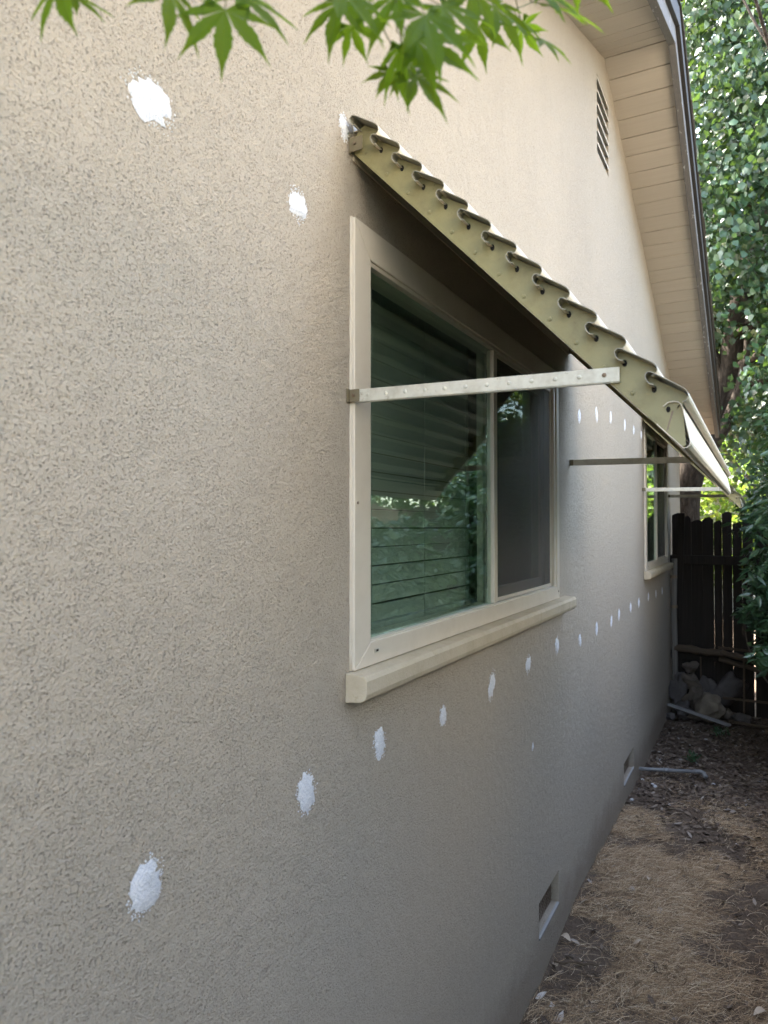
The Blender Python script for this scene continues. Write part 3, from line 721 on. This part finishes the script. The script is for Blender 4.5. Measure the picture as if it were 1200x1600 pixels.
# ------------------------------------------------------------------ rocks and timber heap
def rockmat(c):
    m = M('rock', .9, .2); n = m.noise(9, 6, .65); f = m.noise(60, 4, .7)
    m.color(m.mix(m.gr(n, .3, .7), c, tuple(v*.6 for v in c))); m.bump(m.math('ADD', n, m.math('MULTIPLY', f, .3)), .02); return m.m
RM = [rockmat((.12, .10, .08)), rockmat((.20, .17, .13)), rockmat((.10, .09, .085))]
def rock(x, y, z, sx, sy, sz, seed, label, mat=0, rot=0, ang=.6):
    bm = bmesh.new(); bmesh.ops.create_icosphere(bm, subdivisions=4, radius=1)
    for v in bm.verts:
        n = v.co.normalized(); k = 1+ang*noise.noise(n*1.2+Vector((seed*7.1, 0, 0)))+.10*noise.noise(n*3.5+Vector((0, seed*3.3, 0)))
        for pl in range(3):
            pn = Vector((math.sin(seed+pl*2.1), math.cos(seed*1.7+pl*2.9), math.sin(seed*.6+pl*1.7))).normalized(); dd = n.dot(pn)*k
            if dd > .72: k *= .72/dd
        k *= 1+.045*noise.noise(n*9+Vector((seed, seed, 0)))+.02*noise.noise(n*24)
        v.co = n*k; v.co.x *= sx; v.co.y *= sy; v.co.z *= sz
    o = bm_obj('rock', bm, RM[mat], None, True, (x, y, z)); o.rotation_euler = (0, rot, seed)
    tag(o, label, 'rock', 'rocks piled by the fence'); return o
rock(.36, 6.93, .135, .13, .12, .125, 2, 'largest pale rounded rock at the front of the heap', 1)
rock(.182, 7.13, .435, .075, .07, .055, 3, 'small oval rock topmost on the left of the heap', 0)
rock(.195, 7.10, .315, .075, .08, .072, 4, 'grey rock directly under the topmost oval rock', 0)
rock(.085, 7.08, .23, .065, .07, .17, 5, 'upright flat grey slab beside the post', 2)
rock(.225, 7.03, .17, .085, .08, .10, 6, 'brownish rock between slab and largest pale rock', 0)
rock(.50, 7.17, .26, .15, .11, .14, 7, 'wide dark angular rock at the back right of the heap', 2, ang=.6)
rock(.135, 6.97, .075, .09, .08, .075, 8, 'low grey rock at the foot of the slab', 2)
rock(.60, 6.98, .05, .075, .06, .045, 9, 'small dark rock low at the right end of the heap', 2)
rock(.49, 7.03, .06, .06, .06, .06, 11, 'small dark rock just right of the largest pale rock', 0)
rock(.03, 6.88, .03, .05, .045, .035, 12, 'fist sized rock against the foot of the wall', 2)
rock(.24, 6.90, .03, .06, .045, .035, 13, 'small flat stone under the white plank', 0)
rock(.33, 7.16, .18, .10, .08, .16, 14, 'dark rock hidden behind the pale rock', 2)
def plank(name, a, b, w, h, mat, label, cat, group=None, rnd=False, seed=0):
    a, b = Vector(a), Vector(b); d = b-a; L = d.length; random.seed(seed)
    m = MB()
    if rnd:
        n = 9; m.tube([(L*i/n, random.uniform(-.006, .006), random.uniform(-.006, .006)) for i in range(n+1)], [w/2*random.uniform(.75, 1.1) for _ in range(n+1)], 8)
        o = m.build(name, mat, None, smooth=True)
    else:
        n = 5
        for i in range(1): m.box(0, L, -w/2, w/2, -h/2, h/2)
        o = m.build(name, mat, None, bevel=.002)
    o.location = a; o.rotation_euler = d.to_track_quat('X', 'Z').to_euler()
    return tag(o, label, cat, group)
plank('plank', (.01, 6.93, .120), (.52, 6.70, .050), .045, .016, PLANKW, 'pale grey plank lying across the ground before the rocks', 'plank')
plank('log', (.04, 7.20, .60), (.46, 7.2, .565), .07, .05, OLDW, 'weathered thick branch resting above the rocks on the left', 'branch', rnd=True, seed=4)
plank('batten', (.41, 7.22, .62), (.95, 7.2, .60), .02, .02, OLDW, 'thin upper batten against the fence on the right', 'batten')
plank('timber', (.44, 7.18, .585), (.95, 7.1, .50), .06, .035, OLDW, 'old sagging timber leaning below the thin batten', 'timber', rnd=True, seed=7)
plank('timber', (.42, 7.20, .52), (.90, 7.15, .42), .05, .03, OLDW, 'lowest old timber behind the dark angular rock', 'timber', rnd=True, seed=9)
plank('stake', (.265, 7.22, .18), (.262, 7.24, .52), .014, .014, OLDW, 'thin upright stake between the small rocks', 'stake')
plank('stake', (.62, 7.05, .0), (.625, 7.12, .55), .016, .016, OLDW, 'thin upright stake at the right end of the heap', 'stake')
plank('batten', (.455, 7.0, .215), (.95, 6.98, .21), .018, .018, OLDW, 'thin middle batten crossing in front of the dark rocks', 'batten')
plank('batten', (.51, 6.9, .035), (.95, 6.84, .032), .02, .02, OLDW, 'lowest batten lying on the ground right of the plank', 'batten')
m = MB(); HP = [(.80, 6.42, 1.42), (.74, 6.4, 1.30), (.685, 6.4, 1.16), (.655, 6.4, 1.03), (.648, 6.4, .92), (.660, 6.4, .80), (.69, 6.4, .70), (.74, 6.4, .59), (.81, 6.4, .49), (.95, 6.42, .36), (1.12, 6.45, .28)]
m.tube(HP, .0055, 8); tag(m.build('cable', paint('cable_brown', (.12, .095, .075), .6, (.06, .05, .04)), None, smooth=True), 'thin brown cable hanging in a curve off the shrub', 'cable')
# drain pipe on the soil
dp = tag(empty('drain_pipe', (0, 5.22, .02)), 'thin grey pipe coming from the wall across the soil', 'pipe')
PIPEM = paint('pipe_grey', (.17, .175, .18), .5, (.09, .13, .11), .4)
m = MB(); m.tube([(-.02, -.005, .030), (.10, .05, .024), (.36, .16, .018)], .0125, 12); m.build('pipe', PIPEM, dp, smooth=True)
m = MB(); m.tube([(.34, .152, .018), (.375, .165, .018), (.400, .150, .016), (.415, .10, .010)], .0155, 12); m.build('elbow', PIPEM, dp, smooth=True)
m = MB(); m.tube([(.15, .072, .0225), (.185, .087, .022)], .0155, 12); m.build('coupling', PIPEM, dp, smooth=True)
# pebbles
PB = M('pebble_white', .7).color((.42, .43, .44)).m
random.seed(5)
for i, (x, y, s, lb) in enumerate([(.121, 5.067, .016, 'white pebble on bare soil beside the pipe'), (.105, 5.09, .012, 'smaller white pebble touching the one near the pipe'), (.031, 4.69, .014, 'white pebble against the foot of the wall'), (.462, 5.36, .013, 'pale pebble just beyond the pipe elbow'), (.03, 5.16, .013, 'pale pebble under the pipe at the wall'),
        (.21, 3.50, .016, 'grey round pebble lying in the dry straw'), (.18, 3.9, .008, 'tiny white chip in the dry straw')]):
    bm = bmesh.new(); bmesh.ops.create_icosphere(bm, subdivisions=2, radius=s)
    for v in bm.verts: v.co *= 1+.25*noise.noise(v.co*60+Vector((i, 0, 0))); v.co.z *= .6
    tag(bm_obj('pebble', bm, PB, None, True, (x, y, gz(x, y)+s*.35)), lb, 'pebble', 'pebbles on the soil')

# ------------------------------------------------------------------ straw, leaf litter
def gzv(X, Y):
    return np.array([gz(a, b) for a, b in zip(X, Y)])
def straw(n, seed, xr, yr, keep=None, L=(.03, .10), up=.22, w=.00055):
    r = np.random.default_rng(seed); X = r.uniform(*xr, n*2); Y = r.uniform(*yr, n*2)
    if keep is not None:
        k = keep(X, Y, r); X, Y = X[k][:n], Y[k][:n]
    n = len(X); Z = gzv(X, Y)
    th = r.normal(.9, 1.1, n); Ls = r.uniform(*L, n); S = 4
    bend = r.normal(0, 1.6, n); lift = np.abs(r.normal(0, up, n)); curl = r.uniform(.6, 1.5, n)
    V = np.zeros((n, (S+1)*2, 3)); px, py, pz = X.copy(), Y.copy(), Z+r.uniform(0, .012, n)
    for s in range(S+1):
        a = th+bend*s/S; el = lift*(1-curl*1.6*s/S)
        wx, wy = -np.sin(a)*w*(1.2-s/S), np.cos(a)*w*(1.2-s/S)
        V[:, 2*s] = np.stack([px-wx, py-wy, pz], 1); V[:, 2*s+1] = np.stack([px+wx, py+wy, pz+w*.8], 1)
        px = px+np.cos(a)*np.cos(el)*Ls/S; py = py+np.sin(a)*np.cos(el)*Ls/S; pz = np.maximum(pz+np.sin(el)*Ls/S, Z+.001)
    px[px < .003] = .003
    V[:, :, 0] = np.maximum(V[:, :, 0], .002)
    tri = []
    for s in range(S): a = 2*s; tri += [(a, a+1, a+3), (a, a+3, a+2)]
    F = (np.array(tri)[None]+(np.arange(n)*(S+1)*2)[:, None, None]).reshape(-1, 3)
    return V.reshape(-1, 3), F
def strawmat():
    m = M('dry_straw', .7, .3); k = m.island()
    m.color(m.ramp(k, [(0, (.10, .065, .040)), (.35, (.25, .165, .092)), (.78, (.43, .31, .185)), (1, (.63, .53, .38))])); return m.m
STRAW = strawmat()
def keepf(X, Y, r):
    nz = np.array([noise.noise((a*2.2, b*2.2, 11))+.5*noise.noise((a*7, b*7, 4)) for a, b in zip(X, Y)])
    dens = np.clip(.62+1.5*nz, .06, 1)*np.clip((4.75-Y-.9*np.clip(X-.35, 0, 1)+.6*nz)/.7, .04, 1)*np.where((X < .2) & (Y > 2.75) & (Y < 3.15), .12, 1)*np.where((X < .12) & (Y < 2.75), .35, 1)
    return r.uniform(0, 1, len(X)) < dens
V, F = straw(80000, 3, (.005, 1.15), (2.1, 5.6), keepf)
o = fast('dry_grass', V, F, STRAW); tag(o, 'tangled dry straw coloured grass covering the soil beside the wall', 'grass', kind='stuff')
V, F = straw(9000, 4, (1.1, 2.0), (1.6, 5.4), keepf)
o = fast('dry_grass', V, F, STRAW); tag(o, 'dry straw grass further right in the side yard', 'grass', kind='stuff')

def litter(n, seed, xr, yr, s0, s1, keep=None):
    r = np.random.default_rng(seed); X = r.uniform(*xr, n); Y = r.uniform(*yr, n)
    if keep is not None: k = keep(X, Y, r); X, Y = X[k], Y[k]
    n = len(X); Z = gzv(X, Y)+r.uniform(.002, .014, n); s = r.uniform(s0, s1, n); th = r.uniform(0, 6.28, n)
    asp = r.uniform(.22, .5, n); curl = r.uniform(-.3, .6, n); tx, ty = r.normal(0, .3, n), r.normal(0, .3, n)
    P = [(-1, 0, .15), (-.3, 1, .6), (-.3, -1, .6), (0, 0, 0), (.45, .8, .6), (.45, -.8, .6), (1, 0, .35)]
    V = np.zeros((n, 7, 3))
    for i, (u, v, c) in enumerate(P):
        lx, ly = u*s, v*s*asp; lz = c*curl*s*.8
        V[:, i, 0] = X+lx*np.cos(th)-ly*np.sin(th); V[:, i, 1] = Y+lx*np.sin(th)+ly*np.cos(th); V[:, i, 2] = Z+lz+lx*tx+ly*ty
    V[:, :, 0] = np.maximum(V[:, :, 0], .002)
    V[:, :, 2] = np.maximum(V[:, :, 2], (Z-.004)[:, None])
    tri = np.array([(0, 3, 1), (0, 2, 3), (1, 3, 4), (2, 5, 3), (3, 6, 4), (3, 5, 6)])
    F = (tri[None]+(np.arange(n)*7)[:, None, None]).reshape(-1, 3)
    return V.reshape(-1, 3), F
def littermat():
    m = M('leaf_litter', .8, .25); k = m.island()
    m.color(m.ramp(k, [(0, (.045, .032, .025)), (.5, (.11, .082, .062)), (.9, (.17, .135, .105)), (.985, (.26, .225, .19)), (1, (.30, .30, .30))])); return m.m
LIT = littermat()
def kl(X, Y, r): return r.uniform(0, 1, len(X)) < np.clip((Y-4.0+.6*np.clip(X-.4, 0, 1))/1.2, .06, 1)
V, F = litter(24000, 5, (.01, 1.9), (2.1, 7.28), .008, .026, kl)
tag(fast('leaf_litter', V, F, LIT), 'brown fallen leaves and bark chips strewn on the shaded soil', 'leaf litter', kind='stuff')
# larger pale dry leaves one can pick out
DL = paint('pale_dry_leaf', (.42, .35, .27), .8, (.25, .19, .13), .5, .0008, scale=60)
DL2 = paint('silver_dry_leaf', (.50, .47, .44), .8, (.3, .26, .22), .5, .0008, scale=60)
dl = [(.03, 2.97, 'pale dry leaf in the bare patch under the near vent'), (.122, 2.86, 'long dry leaf on the straw beside the bare patch'), (.02, 2.80, 'dry leaf tucked at the wall foot before the clod'), (.076, 2.571, 'large silvery leaf near the bottom edge'), (.03, 2.596, 'silvery leaf curled against the wall foot low down'),
      (.045, 3.235, 'light brown leaf at the edge of the straw by the vent'), (.74, 2.871, 'pale leaf at the lower right corner'), (.274, 3.617, 'broad tan leaf lying mid straw'), (.559, 4.414, 'tan leaf on soil to the right'), (.475, 4.193, 'narrow tan leaf left of the right soil leaf'), (.12, 2.52, 'curled silvery leaf at the bottom by the wall'), (.30, 3.05, 'small tan leaf in front straw')]
for i, (x, y, lb) in enumerate(dl):
    random.seed(40+i); s = random.uniform(.018, .03); a = random.uniform(.35, .5); n = 7; V = []; F = []
    for q in range(n):
        u = q/(n-1); hw = math.sin(math.pi*u**.8)*s*a*1.1+.0004; cz = .012*math.sin(u*3+i)
        for v in (-1, -.5, 0, .5, 1): V.append(((u-.5)*2*s, v*hw, cz+abs(v)*hw*.7))
    for q in range(n-1):
        for v in range(4): b0 = q*5+v; F.append((b0, b0+1, b0+6, b0+5))
    o = mesh('dry_leaf', V, F, DL2 if 'silver' in lb else DL, None, True, (max(x, .03), y, gz(x, y)+.016)); o.rotation_euler = (random.uniform(-.3, .3), random.uniform(-.2, .2), random.uniform(0, 3))
    tag(o, lb, 'dry leaf', 'large dry leaves on the ground')
plank('twig', (.03, 2.79, .035), (.19, 2.83, .045), .009, .009, OLDW, 'dark twig lying from the wall across the bare soil', 'twig', rnd=True, seed=12)
plank('twig', (.28, 3.12, .03), (.40, 2.9, .035), .005, .005, OLDW, 'thin dark twig in the straw at lower right', 'twig', rnd=True, seed=13)
# weeds
for x, y, s, lb in ((.307, 5.70, .05, 'small dark green weed beyond the pipe'), (.461, 6.5, .06, 'small green weed before the rock heap')):
    C = clusters([(0, 0, s*.7)], 46, s); wv = tag(empty('weed', (x, y, gz(x, y))), lb, 'weed', 'weeds on the soil')
    leafmesh('foliage', C, None, .04, LEAF_SHRUB, wv, 'long', -.6)

# ------------------------------------------------------------------ maple tree by the camera
mt = tag(empty('maple_tree', (1.75, -.55, 0)), 'japanese maple branch with green pointed leaves hanging over the top', 'maple tree')
MB0 = Vector((1.75, -.55, 0))
m = MB(); m.tube([Vector(p)-MB0 for p in [(1.75, -.55, -.1), (1.72, -.5, .8), (1.60, -.35, 1.6), (1.45, -.2, 2.15)]], [.07, .06, .05, .035], 12); m.build('trunk', BARK, mt, smooth=True)
fwv = Vector((-math.sin(YAW)*math.cos(PIT), math.cos(YAW)*math.cos(PIT), math.sin(PIT))); rtv = Vector((math.cos(YAW), math.sin(YAW), 0)); upv = rtv.cross(fwv)
def at(u, v, d): return Vector((CX, CY, CZ)) + (fwv + rtv*((u-600)/1109.) + upv*((800-v)/1109.))*d
LIMB = [Vector((1.45, -.2, 2.15)), Vector((1.1, .12, 2.38)), Vector((.80, .35, 2.36)), Vector((.55, .46, 2.27)), Vector((.33, .45, 2.22)), Vector((.12, .36, 2.19))]
LIMB2 = [LIMB[1], Vector((.95, .5, 2.44)), Vector((.78, .75, 2.42)), Vector((.62, .85, 2.38))]
TWIG = M('twig_bark', .6).color((.10, .12, .04)).m
m = MB(); m.tube([p-MB0 for p in LIMB], [.03, .016, .009, .005, .003, .0015], 8); m.tube([p-MB0 for p in LIMB2], [.014, .007, .004, .0015], 8); m.build('limb', TWIG, mt, smooth=True)
def maple_leaf(seed):
    r = random.Random(seed); V = [(0, 0, 0)]; F = []
    angs = [-118, -78, -40, 0, 40, 78, 118]; lens = [.34, .66, .90, 1.0, .90, .66, .34]
    for i, (a, L) in enumerate(zip(angs, lens)):
        a = R(a+r.uniform(-4, 4)); L *= r.uniform(.93, 1.07); d = (math.sin(a), math.cos(a)); p = (d[1], -d[0])
        def pt(l, w, z=0): return (d[0]*l+p[0]*w, d[1]*l+p[1]*w, z-.22*l*l)
        hl = math.tan(R(19))*.27
        prof = [(.30, .30*math.tan(R(19))), (.38*L+.03, .108*L), (.46*L, .142*L), (.49*L, .120*L), (.60*L, .124*L), (.635*L, .096*L), (.74*L, .074*L), (.77*L, .052*L), (.88*L, .024*L)]
        b = len(V); V += [pt(l, w, .015) for l, w in prof] + [pt(l, -w, .015) for l, w in prof] + [pt(l, 0, -.012) for l, w in prof] + [pt(L*1.04, .002*L)]
        n = len(prof); T = b+3*n
        F += [(0, b+2*n, b), (0, b+n, b+2*n)]
        for q in range(n-1): F += [(b+q, b+2*n+q, b+2*n+q+1, b+q+1), (b+2*n+q, b+n+q, b+n+q+1, b+2*n+q+1)]
        F += [(b+n-1, b+3*n-1, T), (b+3*n-1, b+2*n-1, T)]
    return V, F
LM = []
for s in range(4):
    V, F = maple_leaf(s); me = bpy.data.meshes.new('maple_leaf'); me.from_pydata(V, [], F); me.update(); me.materials.append(LEAF_MAPLE); LM.append(me)
def closest(p):
    best = None
    for Lb in (LIMB, LIMB2):
        for a, b in zip(Lb[:-1], Lb[1:]):
            for t in (0, .25, .5, .75, 1):
                q = a.lerp(b, t)
                if best is None or (q-p).length < (best-p).length: best = q
    return best
# centre pixel-ray, distance, size, direction angle of the middle lobe (0 = straight down, + = to the right), tilt
leaves = [(352, 14, .56, .052, 0, .15), (372, -8, .60, .050, 40, .5), (262, -22, .55, .046, -8, .9), (92, -24, .56, .046, 24, .5), (112, -6, .60, .032, 50, .6),
          (532, 2, .60, .046, -6, .25), (548, 38, .62, .030, 25, .3), (530, -20, .56, .048, 30, .5), (610, 112, .62, .026, -25, .3), (626, 70, .60, .046, 8, .8),
          (652, 62, .58, .052, 55, .15), (648, 118, .60, .042, 22, .2), (640, 100, .64, .034, -20, .4), (664, 22, .56, .052, 8, .3), (690, 8, .60, .045, 48, .3), (620, -10, .58, .046, -30, .4),
          (748, 40, .66, .036, 12, .2), (772, 8, .66, .048, 30, .4), (800, 28, .70, .034, 58, .6), (815, 40, .72, .030, 30, .9), (846, 62, .70, .032, 60, .7), (862, 8, .66, .044, 75, .8), (840, -14, .66, .046, 60, .5), (740, -20, .62, .046, -10, .3),
          (455, -110, .56, .05, 10, .3), (180, -115, .56, .048, -20, .3), (20, -110, .56, .048, 0, .4), (580, -90, .6, .05, 30, .4), (700, -95, .6, .05, -30, .3), (900, -60, .68, .046, 40, .4), (320, -120, .58, .05, -40, .4)]
ms = MB()
for i, (u, v, d, sz, ang, tilt) in enumerate(leaves):
    random.seed(100+i)
    c = at(u, v, d); a = R(ang); sz *= 1.17; c = at(u, v+1, d)
    Yd = (-upv*math.cos(a)+rtv*math.sin(a)).normalized()
    tl = tilt*random.choice((-1, 1))
    Zd = (-fwv).normalized(); Xd = Yd.cross(Zd).normalized()
    Zd = (Zd*math.cos(tl)+Xd*math.sin(tl)).normalized(); Zd = (Zd+upv*random.uniform(.1, .6)).normalized()
    Xd = Yd.cross(Zd).normalized(); Yd2 = Zd.cross(Xd).normalized()
    o = bpy.data.objects.new('leaf', LM[i % 4]); COL.objects.link(o); o.parent = mt
    Mx = Matrix((Xd*sz, Yd2*sz, Zd*sz)).transposed().to_4x4(); Mx.translation = c-MB0
    o.matrix_local = Mx
    q = closest(c); mid = c.lerp(q, .5)+Vector((0, 0, .012)); s0 = c-Yd2*.001
    ms.tube([s0-MB0, (c-Yd2*.02)-MB0, mid-MB0, q-MB0], [.0005, .0006, .0007, .0009], 5)
ms.build('leaf_stalks', TWIG, mt, smooth=True)
